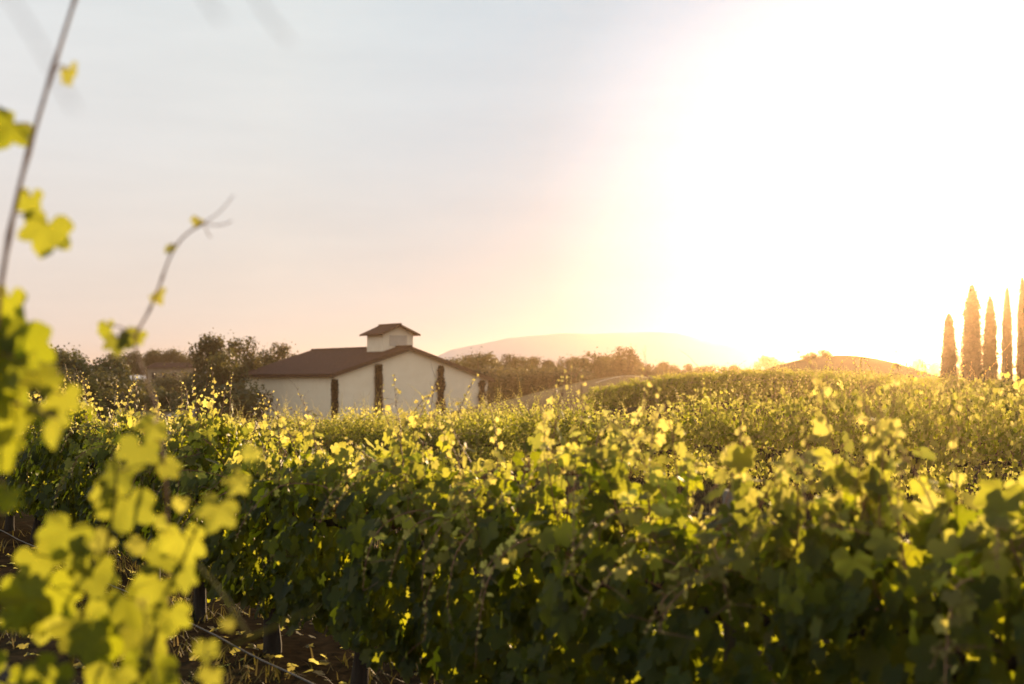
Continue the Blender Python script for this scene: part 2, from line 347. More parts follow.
# ------------------------------------------------------------------ trees
def tree_geo(seed, h, w, n, mat, kind='round', leaf=.16):
    r = np.random.default_rng(seed); root = thing('tmp', None, None)
    tr = Geo(); th = h * (.28 if kind != 'shrub' else .08)
    tube(tr, [[0, 0, -.3], [.05 * w * r.normal(), .03, th], [.08 * r.normal(), .05, h * .55]], [h * .035, h * .025, h * .012], 7)
    blobs = []
    nb = {'round': 14, 'tall': 18, 'shrub': 10, 'pine': 12}[kind]
    for k in range(nb):
        a = r.uniform(0, 6.28); q = r.uniform(0, 1) ** .6
        if kind == 'tall': zc = th + (h - th) * r.uniform(.05, .93); rad = w * .5 * (1 - .55 * zc / h) * q; br = w * r.uniform(.2, .32) * (1.2 - .6 * zc / h)
        elif kind == 'pine': zc = h * r.uniform(.5, .92); rad = w * .36 * q; br = w * r.uniform(.16, .28)
        else: zc = th + (h - th) * r.uniform(.1, .8); rad = w * .36 * q * math.sqrt(max(.1, 1 - (zc / h) ** 3)); br = w * r.uniform(.17, .28)
        c = np.array([rad * math.cos(a), rad * math.sin(a), zc]); blobs.append((c, br))
        if kind != 'shrub': tube(tr, [[0, 0, th * r.uniform(.7, 1.1)], c * (.5, .5, .5) + (0, 0, th * .5), c], [h * .016, h * .010, h * .004], 5)
    tr.obj('trunk', [M['trunk']], root)
    g = Geo(); vol = np.array([b for _, b in blobs]) ** 2; vol /= vol.sum()
    for (c, br), f in zip(blobs, vol):
        m = int(n * f) + 5; d = nrm(r.normal(0, 1, (m, 3))); q = r.uniform(.25, 1.0, m) ** .55 * r.uniform(.9, 1.12, m)
        C = c + d * (q * br)[:, None] * (1, 1, .85 if kind != 'tall' else 1.15); C[:, 2] = np.maximum(C[:, 2], .05)
        leafcloud(g, C, d + (0, 0, .3), leaf, r, young=np.clip(r.normal(.3, .3), 0, 1), flat=.6)
    # stray twigs break the outline
    m = int(n * .06); c = np.array([blobs[k][0] for k in r.integers(0, nb, m)]); b = np.array([blobs[k][1] for k in r.integers(0, nb, m)])
    d = nrm(r.normal(0, 1, (m, 3)) + (0, 0, .5)); leafcloud(g, c + d * (b * r.uniform(1.0, 1.3, m))[:, None], d, leaf * .8, r, young=.6)
    g.obj('crown', [mat], root); return root
TP = {}
def tree(proto, x, y_top, d, label, name, cat='tree', group=None, zbase=None, wf=1.0, rot=None):
    """copy a prototype to picture column x at distance d, grown so its top reaches row y_top"""
    ph, root = TP[proto]; X = px(x, d); zb = zat(X, d) if zbase is None else zbase
    H = max(.6, EYE + (HZ - y_top) / FPX * d - zb); s = H / ph
    o = copy_tree(root); o.name = name; o.location = (X, d, zb); o.scale = (s * wf, s * wf, s)
    o.rotation_euler = (0, 0, rng.uniform(0, 6.28) if rot is None else rot); tag(o, label, cat, group); return o
specs = [('oak1', 11, 6, 5.5, 3600, 'oak', 'round'), ('oak2', 12, 6, 6.5, 3600, 'oak', 'round'), ('euc1', 13, 8, 4.6, 5200, 'olive', 'tall'),
         ('euc2', 14, 8, 5.2, 5200, 'olive', 'tall'), ('pine1', 15, 7, 6.0, 2000, 'oak', 'pine'), ('shrub1', 16, 2, 2.6, 1500, 'oak', 'shrub'), ('shrub2', 17, 2, 3.2, 1500, 'olive', 'shrub')]
for nm, sd, h, w, n, m, k in specs: TP[nm] = (h, tree_geo(sd, h, w, n, M[m], k, .17 if k != 'shrub' else .09))

def cypress(x, y_top, d, wpx, label, seed):
    r = np.random.default_rng(seed); X = px(x, d); zb = zat(X, d); H = EYE + (HZ - y_top) / FPX * d - zb; R = wpx / FPX * d / 2
    root = thing('cypress_tree', label, 'tree', (X, d, zb), 0, 'slim cypresses in a row on the right')
    def prof(q): return R * np.clip(.62 + .5 * q, 0, 1) * np.clip((1 - q) / .62, 0, 1) ** .52
    g = Geo(); q = np.linspace(.03, .985, 26); a = np.linspace(0, 2 * math.pi, 15)[:-1]
    rad = prof(q)[:, None] * .86 * (1 + .06 * np.sin(q[:, None] * 40 + a[None] * 3 + seed) + r.normal(0, .035, (26, 14)))
    V = np.stack([np.cos(a)[None] * rad, np.sin(a)[None] * rad, (q * H)[:, None] + 0 * rad], -1).reshape(-1, 3)
    ii = np.arange(25)[:, None] * 14; jj = np.arange(14)[None]
    g.add(V, np.stack([ii + jj, ii + (jj + 1) % 14, ii + 14 + (jj + 1) % 14, ii + 14 + jj], -1).reshape(-1, 4), 0, .3)
    n = 3800; q = 1 - r.uniform(0, 1, n) ** .75; q = np.clip(q, .03, .995); a = r.uniform(0, 6.283, n); rd = prof(q) * r.uniform(.78, 1.08, n) * (1 + .10 * np.sin(q * 23 + a * 2 + seed) + .07 * np.sin(q * 61 - a * 3)) + R * .10 * (r.random(n) < .04)
    C = np.c_[np.cos(a) * rd, np.sin(a) * rd, q * H]; leafcloud(g, C, np.c_[np.cos(a), np.sin(a), .9 + 0 * a], R * .15, r, young=r.random(n) * .5, flat=.45)
    g.obj('crown', [M['cyp']], root); g = Geo(); tube(g, [[0, 0, -.3], [0, 0, H * .3], [0, 0, H * .7]], [R * .22, R * .16, R * .08], 7); g.obj('trunk', [M['trunk']], root)
cypress(949, 313, 50, 20, 'shortest and leftmost slim cypress, its tip fading into sun glare', 1)
cypress(972, 285, 47, 26, 'broadest slim cypress, second of the row beside the shortest one', 2)
cypress(990, 296, 53, 19, 'slim pointed cypress standing just right of the broadest cypress', 3)
cypress(1007, 287, 56, 15, 'thin pointed cypress between the middle cypress and the tallest one', 4)
cypress(1022.5, 277, 54, 16, 'tallest slim cypress, cut by the right edge of the photo', 5)

# left group beyond the vines
GL = 'dark trees beyond the vineyard left of the building'
tree('euc1', 208, 338, 150, 'tall feathery tree, left one of the pair beside the building', 'feathery_tree', wf=1.05, rot=.3)
tree('euc2', 238, 342, 158, 'tall feathery tree, right one of the pair beside the building', 'feathery_tree', wf=1.15, rot=2.2)
tree('oak2', 222, 352, 146, 'dark rounded tree at the foot of the feathery pair', 'broadleaf_tree', wf=.9)
tree('oak1', 262, 350, 185, 'small rounded tree showing over the building roof edge, left one', 'broadleaf_tree', wf=.8)
tree('olive' if 'olive' in TP else 'euc2', 284, 347, 190, 'small tree showing over the left slope of the building roof', 'broadleaf_tree', wf=1.1)
tree('shrub1', 226, 384, 132, 'dark leafy shrub left of the building wall', 'shrub', 'shrub', wf=1.6)
tree('shrub2', 240, 381, 136, 'dark leafy shrub touching the left corner of the building', 'shrub', 'shrub', wf=1.3)
tree('shrub1', 259, 402, 130, 'small dark rounded shrub against the left wall of the building', 'shrub', 'shrub', wf=.42)
tree('shrub2', 492, 386, 146, 'low dark shrub at the right end of the building', 'shrub', 'shrub', wf=.6)
for k, (x, y, d, p, wf) in enumerate([(-12, 352, 135, 'oak1', 1.3), (28, 349, 140, 'oak2', 1.25), (60, 350, 128, 'oak1', 1.35), (88, 353, 132, 'oak2', 1.2), (116, 356, 150, 'oak1', 1.2), (75, 368, 118, 'oak2', 1.3), (104, 372, 122, 'oak1', 1.2), (40, 366, 118, 'oak1', 1.3)]):
    tree(p, x, y, d, 'dark broad tree in the dense clump at the far left', 'broadleaf_tree', 'tree', 'dark broad trees at the far left', wf=wf)
for k, (x, y) in enumerate([(120, 353), (133, 351), (147, 350), (158, 352), (170, 349), (183, 351), (194, 352)]):
    tree(['pine1', 'oak1', 'oak2'][k % 3], x, y, 330, 'small rounded tree in the skyline behind the pale house', 'broadleaf_tree', 'tree', 'skyline trees behind the pale house', wf=1.1)
for x, y, d, wf in [(141, 378, 240, 1.5), (163, 380, 235, 1.2), (176, 379, 232, 1.0), (150, 388, 170, 2.2), (172, 391, 165, 2.0), (132, 384, 175, 2.0), (205, 392, 160, 2.4), (222, 395, 150, 2.0), (158, 372, 215, 1.3), (186, 371, 220, 1.2)]:
    tree('shrub1' if wf > 1.4 else 'shrub2', x, y, d, 'dark bush in the scrub below the pale house', 'bush', 'shrub', 'bushes below the pale house', wf=wf)
# pale house
hd = 262; hx = px(172, hd); hz = zat(hx, hd); HB = hz - .3
hr = thing('country_house', 'small pale house among trees left of the building', 'house', (hx, hd, HB), .18)
htop = EYE + (HZ - 368) / FPX * hd - HB
g = Geo(); box(g, (0, 0, htop / 2), 8.4, 6, htop); hw = g.obj('wall', [M['housewall']], hr, False)
g = Geo(); Rf = [(-4.7, -3.5, htop), (4.7, -3.5, htop), (4.7, 3.5, htop), (-4.7, 3.5, htop), (-3.0, 0, htop + 1.0), (3.0, 0, htop + 1.0)]
g.add(Rf, [[3, 2, 1, 0]]); g.add(Rf, [[0, 1, 5, 4], [2, 3, 4, 5]]); g.add(Rf, [[1, 2, 5], [3, 0, 4]])
g.obj('roof', [M['tile']], hr, False)
for q in (-3, -1.2, .6, 2.6):
    g = Geo(); box(g, (q, -3.02, htop * .55), .8, .06, htop * .42); g.obj('window', [M['glass']], hr, False)
strip('driveway', [(px(206, 300), 300), (px(204, 225), 225), (px(180, 150), 150)], 3.0, M['road'])
strip('farm_track', [(px(495, 230), 230), (px(560, 215), 215), (px(640, 200), 200)], 4, M['road'])
strip('hill_path', [(px(596, 134), 134), (px(625, 138), 138), (px(650, 135), 135), (px(690, 128), 128)], .35, M['road'])
g = Geo(); a = np.linspace(0, 6.283, 25)[:-1]; pc = (px(190, 105), 105.0); pz = float(gz(pc[0] + 3 * np.cos(a), pc[1] + 9 * np.sin(a)).max()) + .02
g.add(np.vstack([np.c_[pc[0] + 2.6 * np.cos(a), pc[1] + 8 * np.sin(a), 0 * a + pz], [[*pc, pz]]]), [[q, (q + 1) % 24, 24] for q in range(24)])
tag(g.obj('pond_water', [M['water']]), kind='structure')
# skyline trees right of the building
r = np.random.default_rng(21)
GT = 'hazy trees along the skyline between the building and the round hill'
sky_t = [(452, 354), (463, 352), (474, 350), (486, 352), (498, 356), (508, 353), (519, 353), (527, 354), (537, 361), (548, 357), (556, 362), (566, 357), (575, 353), (585, 355), (597, 349), (607, 353), (617, 350), (626, 346), (634, 353), (643, 359), (654, 361), (664, 359), (675, 361), (686, 362), (697, 363), (709, 362), (722, 363), (735, 362), (748, 364)]
for k, (x, y) in enumerate(sky_t):
    d = 190 + 18 * math.sin(k * 2.1); p = ['oak1', 'pine1', 'oak2', 'euc1', 'oak1', 'euc2'][k % 6]
    lab = 'hazy brown tree in the skyline row just right of the building' if x < 560 else ('hazy tree in the tall skyline clump behind the pale mound' if x < 645 else 'low hazy tree in the skyline above the dark vineyard block')
    tree(p, x, y + 4, d, lab, 'skyline_tree', 'tree', GT if x < 560 else (GT + ', tall clump' if x < 645 else GT + ', low end'), wf=1.15)
for k in range(26):
    x = 450 + k * 5.4 + r.uniform(-3, 3); d = 170 + r.uniform(-12, 12)
    tree(['shrub1', 'shrub2'][k % 2], x, 368 + r.uniform(-3, 4), d, 'hazy bush at the foot of the skyline trees', 'bush', 'shrub', 'bushes below the skyline trees', wf=1.5)
for x, y, d, lab in [(766, 355, 260, 'small hazy tree left of the round hill, darker one'), (777, 357, 270, 'small hazy tree touching the left slope of the round hill'), (814, 351, 80, 'tiny tree on the crest of the round hill, left one'), (823, 349, 80, 'tiny tree on the crest of the round hill, right one'), (803, 355, 80, 'low bush on the left slope of the round hill'), (918, 357, 280, 'lone hazy tree on the skyline right of the round hill'), (934, 361, 285, 'low hazy tree on the skyline beside the shortest cypress'), (960, 352, 290, 'hazy tree behind the gap between the two leftmost cypresses')]:
    tree('shrub1' if 'crest' in lab or 'bush' in lab else ('oak2' if x % 2 else 'oak1'), x, y, d, lab, 'skyline_tree' if 'bush' not in lab else 'bush', 'tree' if 'bush' not in lab else 'shrub', wf=1.25 if d == 80 else .9, zbase=zat(px(x, d), d) - .35 if d == 80 else None)
for nm in TP:                                   # prototypes themselves are not part of the place
    def drop(o):
        for c in kids(o): drop(c)
        bpy.data.objects.remove(o)
    drop(TP[nm][1])
KIDS.clear()

# ------------------------------------------------------------------ grapevines
def leaf_template(detail):
    if detail:
        ctl = [(0, 1.0), (13, .86), (20, .80), (27, .66), (38, .80), (50, .90), (62, .78), (74, .58), (88, .64), (102, .68), (118, .58), (136, .50), (155, .34)]
    else:
        ctl = [(0, 1.0), (26, .68), (50, .88), (78, .58), (105, .66), (145, .42)]
    th = [a for a, _ in ctl] + [-a for a, _ in ctl[:0:-1]]; rd = [b for _, b in ctl] + [b for _, b in ctl[:0:-1]]
    th = np.radians(th); rd = np.array(rd); x = np.sin(th) * rd; y = np.cos(th) * rd
    out = np.c_[x, y, .16 * np.abs(x) - .20 * (x * x + y * y) + .05 * np.sin(th * 5)]
    n = len(out); V = np.vstack([[0, 0, 0], out]); order = np.argsort(th); order = order + 1
    F = [[0, order[k + 1], order[k]] for k in range(n - 1)]
    return V, np.array(F)
LT = {True: leaf_template(True), False: leaf_template(False)}
def leaves(g, Pp, tip, nor, size, rnd, young, r, detail, mat=0):
    V, F = LT[detail]; n = len(Pp)
    nor = nrm(nor); t = nrm(tip - (tip * nor).sum(1, keepdims=True) * nor); b = np.cross(t, nor)
    k = r.uniform(-1.0, 2.8, n)[:, None]; wx = r.uniform(.85, 1.15, n)[:, None]
    tw = r.normal(0, .18, n)[:, None]
    x = V[None, :, 0] * wx; y = V[None, :, 1] + 0 * wx; z = V[None, :, 2] * k + tw * x * y
    W_ = Pp[:, None] + size[:, None, None] * (x[..., None] * b[:, None] + y[..., None] * t[:, None] + z[..., None] * nor[:, None])
    m = len(V); FF = (F[None] + (np.arange(n) * m)[:, None, None]).reshape(-1, 3)
    g.add(W_.reshape(-1, 3), FF, mat, np.repeat(rnd, m), np.repeat(young, m))
def grow(r, start, d, length, droop, step=.045, wob=.10):
    p = np.array(start, float); d = nrm(d); pts = [p.copy()]; n = max(4, int(length / step))
    for k in range(n):
        d = nrm(d + r.normal(0, wob, 3) + np.array([0, 0, -droop * (k / n) ** 1.3])); p = p + d * step; pts.append(p.copy())
    return np.array(pts)
def clothe(g, r, pts, size, detail, start=1, every=1.35, young_tip=.32, petioles=True, side_y=None, small_tip=.13, rad=.0042):
    """cane tube (material 1), petioles and leaves (material 0) along it"""
    k = len(pts); q = np.linspace(0, 1, k)
    tube(g, pts, rad * (1 - .72 * q), 5 if detail else 3, 1, r.random(), q * .5, cap=detail)
    idx = [float(start)]
    while idx[-1] < k - 1: idx.append(idx[-1] + every * (1 - .62 * idx[-1] / (k - 1)))
    idx = np.array(idx[:-1]); L = len(idx)
    if L < 1: return
    pos = np.c_[[np.interp(idx, np.arange(k), pts[:, c]) for c in range(3)]].T
    dirs = nrm(np.gradient(pts, axis=0))[np.clip(idx.astype(int), 0, k - 1)]
    qq = idx / (k - 1); ang = r.uniform(0, 6.28) + np.arange(L) * math.pi + r.normal(0, .5, L)
    h1 = nrm(np.cross(dirs, np.array([.13, .07, 1.0]) + 0 * dirs)); h2 = np.cross(dirs, h1)
    sd = h1 * np.cos(ang)[:, None] + h2 * np.sin(ang)[:, None]
    sz = size * (1 - (1 - small_tip) * smooth(.30, 1.0, qq)) * (.6 + .4 * smooth(-.05, .2, qq)) * r.uniform(.75, 1.2, L)
    end = pos + (sd * .8 + np.array([0, 0, .45]) + dirs * .3 + r.normal(0, .2, (L, 3))) * (sz * r.uniform(.7, 1.2, L))[:, None]
    out = sd * .8; 
    if side_y is not None: out[:, 1] += side_y * .5
    nor = out + np.array([0, 0, .55]) + r.normal(0, .42, (L, 3)); tip = sd * .6 + np.array([0, 0, -.75]) + r.normal(0, .35, (L, 3))
    young = np.clip(smooth(young_tip, 1.0, qq) * 1.1 + r.normal(0, .08, L), 0, 1)
    leaves(g, end, tip, nor, sz, r.random(L), young, r, detail)
    if petioles:
        for a, b in zip(pos, end): tube(g, [a, (a + b) / 2 + (0, 0, .004), b], .0014, 3, 1, .6, .6, cap=False)
    if detail:                                # a tendril or two near the tip
        for _ in range(2):
            p = pts[-1 - int(r.integers(0, 4))]; d = nrm(r.normal(0, 1, 3) + (0, 0, .7)); L_ = r.uniform(.06, .14); bnd = r.normal(0, .6, 3)
            tube(g, [p + d * L_ * s + bnd * L_ * s * s * .5 for s in np.linspace(0, 1, 6)], [.0013, .0012, .001, .0009, .0008, .0006], 3, 1, .8, .8, cap=False)

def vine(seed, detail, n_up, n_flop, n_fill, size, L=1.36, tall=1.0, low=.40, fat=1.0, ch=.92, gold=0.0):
    r = np.random.default_rng(seed); root = thing('grapevine', None, None); top = r.uniform(1.08, 1.34); ph = r.uniform(0, 6.28, 4)
    g = Geo(); b = r.normal(0, .03, 2); z = np.array([-.15, .05, .25, .5, .72, .9]) * np.array([1, 1, 1, 1, 1, 1]) * ch / .92
    tp = np.c_[np.linspace(0, b[0], 6) + r.normal(0, .018, 6), np.linspace(0, b[1], 6) + r.normal(0, .018, 6), z]
    tube(g, tp, np.array([.055, .05, .038, .036, .04, .05]) * r.uniform(.9, 1.15), 9); g.obj('trunk', [M['bark']], root)
    g = Geo(); xs = np.linspace(-L / 2, L / 2, 15); cp = np.c_[xs, r.normal(0, .012, 15), ch - .02 + .02 * np.cos(xs * 5) + r.normal(0, .01, 15)]
    tube(g, cp, .016 + .012 * (1 - np.abs(xs) / L * 2) + r.uniform(0, .004, 15), 7); g.obj('cordon', [M['bark']], root)
    gl = Geo()
    for k in range(n_up + n_flop):
        s = ((k * .618) % 1 - .5) * L + r.normal(0, .03); st = (s, r.normal(0, .02), ch); sg = 1 if r.random() < .5 else -1
        if k < n_up:
            ln = r.uniform(.25, .48) * tall if r.random() < .6 else r.uniform(.5, .9) * tall
            pts = grow(r, st, (r.normal(0, .16), sg * abs(r.normal(.08, .14)), 1), ln, .03 if r.random() < .7 else .16)
        else:
            pts = grow(r, st, (r.normal(0, .3), sg * r.uniform(.45, .9), r.uniform(.5, 1)), r.uniform(.7, 1.1), r.uniform(.30, .5))
        gg = Geo() if detail and k < n_up else gl
        clothe(gg, r, pts, size * r.uniform(.9, 1.1), detail, petioles=detail, side_y=sg, every=1.25)
        if gg is not gl: gg.obj('shoot', [M['leaf'], M['cane']], root)
    # laterals and hanging side leaves that close the hedge
    n = n_fill; sg = np.where(r.random(n) < .5, -1.0, 1.0); zz = low + (top - low) * r.beta(1.05, 1.35, n)
    wid = fat * (.15 + .17 * np.sin(np.clip((zz - low + .1) / (1.5 - low), 0, 1) * math.pi))
    yy = sg * wid * r.uniform(.25, 1.15, n); xx = r.uniform(-L / 2 - .05, L / 2 + .05, n); cl = .5 * np.sin(xx * 7 + ph[0] + zz * 4) + .5 * np.sin(zz * 9 + ph[1] - xx * 5); yy = yy * (1 + .32 * cl); zz = zz + .09 * np.sin(xx * 6 + ph[2]) * smooth(.9, 1.3, zz)
    Pp = np.c_[xx, yy, zz]; nor = np.c_[r.normal(0, .45, n), sg * 1.0, .45 + r.normal(0, .35, n)]; tip = np.c_[r.normal(0, .5, n), sg * .25, -1 + r.normal(0, .3, n)]
    sz = size * r.uniform(.36, 1.35, n); yg = np.clip(r.normal(.03, .07, n) + .55 * smooth(1.02, 1.42, zz) * r.uniform(.3, 1.2, n) + gold * r.random(n), 0, 1)  # new growth on top, sunlit brightness put into its colour; gold adds amber glow
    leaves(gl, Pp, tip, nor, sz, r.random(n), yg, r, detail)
    if detail:                                # tips of laterals poking out at the sides
        for k in range(10):
            s = 1 if r.random() < .5 else -1; z0 = r.uniform(.75, 1.3)
            pts = grow(r, (r.uniform(-L / 2, L / 2), s * .18, z0), (r.normal(0, .5), s, r.uniform(-.2, .8)), r.uniform(.15, .35), .25, .03)
            clothe(gl, r, pts, size * .55, True, every=1.2, young_tip=.1, side_y=s, rad=.0025)
    gl.obj('foliage', [M['leaf'], M['cane']], root)
    return root

RS = .58                                       # rows run along (-RS, 1)
ROWDIR = math.atan2(1.0, -RS)                  # heading of the row
ULEN = math.hypot(RS, 1)
def row_point(c, d): return np.array([c - RS * d, d])
def col_of(x, d): return 512 + x / d * FPX

def where(c):
    for lim, s in [(60, 'below the dark trees at far left'), (130, 'left of the pale house'), (205, 'below the pale house'), (245, 'below the feathery tree pair'), (335, 'before the side wall of the building'), (380, 'before the leftmost climber on the gable wall'), (440, 'before the middle of the gable wall'), (492, 'before the right end of the gable wall'), (560, 'below the brown field right of the building'), (620, 'left of the dark block'), (700, 'below the left end of the dark block'), (770, 'below the middle of the dark block'), (860, 'below the round brown hill'), (940, 'below the right slope of the round hill'), (980, 'below the two leftmost cypresses'), (1024, 'below the three rightmost cypresses')]:
        if c < lim: return s
    return 'past the right edge of the cypress row'

# main row: large leaves, detailed
protoB = [vine(100 + k, True, 28, 10, 1250, .070, low=.36, fat=1.1) for k in range(7)]
c = 3.59; d0 = 3.0; step = 1.36 / ULEN; used = set()
sig = ['with many pale gold tips', 'with dense dark leaves', 'with one long bare shoot', 'with tangled drooping shoots', 'with ragged open top', 'with large flat leaves', 'with a tight leafy top']
nB = 13
for k in range(nB):
    d = 2.85 + k * step; x, y = row_point(c, d); o = protoB[k] if k < 7 else copy_tree(protoB[(k * 3) % 7])
    o.name = 'grapevine'; o.location = (x, y, zat(x, y)); o.rotation_euler = (0, 0, ROWDIR + (math.pi if k >= 7 else 0) + rng.normal(0, .04))
    o.scale = (1, rng.uniform(.92, 1.08), rng.uniform(.96, 1.04))
    cc = col_of(x, y); nearness = 'blurred near' if k < 3 else ('sharp' if k > 4 else 'slightly blurred')
    tag(o, f'{nearness} front-row grapevine, {where(cc)}', 'grapevine', 'grapevines of the front row')
    if o['label'] in used: o['label'] += f', {["first", "second", "third"][sum(l.startswith(o["label"]) for l in used)]} from right'
    used.add(o['label'])
# back rows: smaller in the picture, simpler
protoC = [vine(200 + k, False, 46, 14, 1500, .044, tall=1.75, low=.0, fat=1.35, ch=.5, gold=.7) for k in range(6)]  # gold paints the amber sun glow into the leaf colour of these rows
protoD = [vine(300 + k, False, 14, 10, 1500, .058, tall=.9, low=.0, fat=1.5) for k in range(3)]
rows = [(15.6, 'sunlit row', 15.2, 46), (18.4, 'back sunlit row', 17.6, 48)]
cnt = 0
for c, nm, da, db in rows:
    d = da + rng.uniform(0, .6)
    while d < db:
        x, y = row_point(c, d); cc = col_of(x, y)
        if cc > 225 and (c < 16 or cc < 540):
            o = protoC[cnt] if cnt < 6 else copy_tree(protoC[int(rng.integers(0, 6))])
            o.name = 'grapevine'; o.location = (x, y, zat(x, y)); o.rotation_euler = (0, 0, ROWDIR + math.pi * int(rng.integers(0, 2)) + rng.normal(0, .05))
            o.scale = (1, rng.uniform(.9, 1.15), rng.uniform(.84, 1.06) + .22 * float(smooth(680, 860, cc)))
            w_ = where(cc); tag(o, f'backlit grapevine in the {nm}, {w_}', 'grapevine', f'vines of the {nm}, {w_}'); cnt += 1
        d += step
# dark block on the low rise
BLK = []
def block_row(a, b, nm, n):
    a = np.array(a); b = np.array(b); ang = math.atan2(*(b - a)[::-1])
    for k in range(n):
        p = a + (b - a) * k / (n - 1); nb_ = len(BLK); o = protoD[nb_] if nb_ < 3 else copy_tree(protoD[int(rng.integers(0, 3))]); BLK.append(o); o.name = 'grapevine'
        o.location = (*p, zat(*p)); o.rotation_euler = (0, 0, ang + math.pi * int(rng.integers(0, 2))); s = rng.uniform(.84, .95); o.scale = (1.1, 1.25, s)
        cq = col_of(*p); w_ = 'toward its low left end' if cq < 680 else ('below the skyline trees' if cq < 770 else ('before the round hill' if cq < 935 else 'before the cypresses')); tag(o, f'dark far vine in the {nm}, {w_}', 'grapevine', f'dark far vines in the {nm}, {w_}')
block_row((4.1, 66), (13.4, 35), 'front row of the dark block', 27)
block_row((6.2, 67), (16.0, 36), 'middle row of the dark block', 27)
block_row((8.4, 68), (18.6, 37), 'back row of the dark block', 27)

# ------------------------------------------------------------------ near vine at the left edge
rA = np.random.default_rng(5)
A0 = row_point(.82, 3.0)
va = thing('grapevine', 'large blurred grapevine at the left edge with long bare shoots against the sky', 'grapevine', (A0[0] - .02, A0[1], 0), 0)
def loc(p): return np.asarray(p) - np.array(va.location)
def spline(pts, n=24):
    pts = np.asarray(pts, float); s = np.r_[0, np.cumsum(np.linalg.norm(np.diff(pts, axis=0), axis=1))]; q = np.linspace(0, s[-1], n)
    c = np.c_[[np.interp(q, s, pts[:, k]) for k in range(3)]].T
    for _ in range(3): c[1:-1] = (c[:-2] + 2 * c[1:-1] + c[2:]) / 4
    return c
g = Geo(); tube(g, [loc((A0[0], A0[1], -.15)), loc((A0[0] + .03, A0[1], .4)), loc((A0[0] - .02, A0[1] + .02, .92))], [.055, .04, .05], 9); g.obj('trunk', [M['bark']], va)
g = Geo(); tube(g, [loc((*row_point(.82, q), .92 + .02 * math.sin(q * 7))) for q in np.linspace(2.35, 3.75, 14)], .024, 8); g.obj('cordon', [M['bark']], va)
def leaf_at(g, x, y, d, wpx, young=.2, rnd=None, face=None):
    s = wpx / FPX * d / 1.35; p = loc(P(x, y, d))
    n = np.array([rA.normal(0, .5), -1.0, .35 + rA.normal(0, .4)]) if face is None else np.array(face, float)
    tip = np.array([rA.normal(0, .5), -.2, -1.0]); pp = p - nrm(tip) * s * .35
    leaves(g, pp[None], tip[None], n[None], np.array([s]), np.array([rA.random() * .4 if rnd is None else rnd]), np.array([young * .35]), rA, True)
    return pp
def shoot(pix, d, rad, lv, n=24, cm='greencane'):
    g = Geo(); pts = spline([loc(P(x, y, d + dd)) for x, y, dd in pix], n * 2); n = n * 2; tube(g, pts, rad * (1 - .55 * np.linspace(0, 1, n)) * (1 + .45 * (np.arange(n) % 4 == 2)), 7, 1, .7, .4)
    for x, y, w, yg in lv:
        pp = leaf_at(g, x, y, d + rA.normal(0, .03), w, yg); k = np.argmin(np.linalg.norm(pts - pp, axis=1))
        tube(g, [pts[k], (pts[k] + pp) / 2 + (0, 0, .008), pp], .0016, 4, 1, .6, .6, cap=False)
    g.obj('shoot', [M['leaf'], M[cm]], va)
shoot([(-70, 760, .3), (-40, 560, .15), (-10, 380, 0), (2, 275, 0), (18, 190, 0), (42, 105, 0), (78, -10, 0), (110, -110, 0)], 2.3, .0062,
      [(70, 76, 26, .75), (8, 132, 40, .15), (28, 205, 34, .3), (46, 236, 48, .35), (6, 308, 44, .15), (22, 352, 62, .1), (4, 372, 66, .1), (40, 385, 48, .25), (62, 405, 42, .35), (12, 420, 58, .15), (52, 428, 40, .4), (2, 455, 46, .1), (6, 500, 30, .1), (-10, 330, 60, .1), (-14, 400, 60, .1)], cm='cane')
shoot([(165, 700, .2), (168, 560, .1), (165, 470, 0), (156, 405, 0), (142, 370, 0), (132, 338, 0), (148, 315, 0), (160, 285, 0), (171, 252, 0), (186, 232, 0), (206, 222, 0)], 2.7, .0042,
      [(105, 330, 22, .2), (118, 346, 32, .4), (134, 338, 22, .4), (160, 298, 20, .85), (170, 250, 13, .6), (196, 222, 12, .8), (150, 430, 30, .5), (138, 455, 38, .45), (116, 482, 40, .4), (170, 470, 26, .5)], 34, 'cane')
g = Geo()
for _ in range(3):
    p = loc(P(204, 222, 2.7)); d_ = nrm(np.array([rA.normal(.5, .4), 0, rA.normal(.1, .6)])); tube(g, [p + d_ * .06 * s + np.array([0, 0, .03 * s * s]) for s in np.linspace(0, 1, 5)], .0012, 4, 1, .8, .8)
g.obj('tendril', [M['leaf'], M['cane']], va)
shoot([(60, 720, .2), (80, 620, .1), (108, 545, 0), (118, 480, 0), (108, 420, 0), (88, 366, 0), (74, 350, 0)], 2.6, .0042,
      [(126, 512, 50, .4), (104, 498, 34, .45), (100, 545, 32, .8), (136, 548, 22, .85), (80, 560, 42, .35), (64, 540, 46, .3), (40, 565, 46, .3), (95, 580, 46, .3), (30, 590, 50, .2), (60, 600, 52, .15)])
shoot([(140, 740, .1), (150, 660, 0), (165, 600, 0), (185, 555, 0), (200, 520, 0), (222, 490, 0), (246, 452, 0)], 2.6, .0036,
      [(182, 548, 46, .4), (184, 580, 32, .4), (216, 515, 38, .55), (236, 484, 28, .7), (250, 455, 20, .8), (160, 560, 34, .35), (152, 590, 44, .3), (130, 610, 48, .2), (160, 525, 20, .6), (180, 505, 16, .9), (170, 620, 36, .3)])
shoot([(196, 564, 0), (218, 588, 0), (236, 615, 0), (250, 638, 0), (226, 648, 0), (206, 656, 0)], 2.3, .0028, [(206, 652, 24, .5), (210, 678, 24, .55), (228, 625, 16, .9)])
shoot([(250, 638, 0), (272, 628, 0), (300, 614, 0), (318, 606, 0)], 2.3, .0034, [])
shoot([(130, 700, 0), (150, 655, 0), (158, 690, 0)], 2.3, .0034, [(142, 604, 14, .9)])
g = Geo()
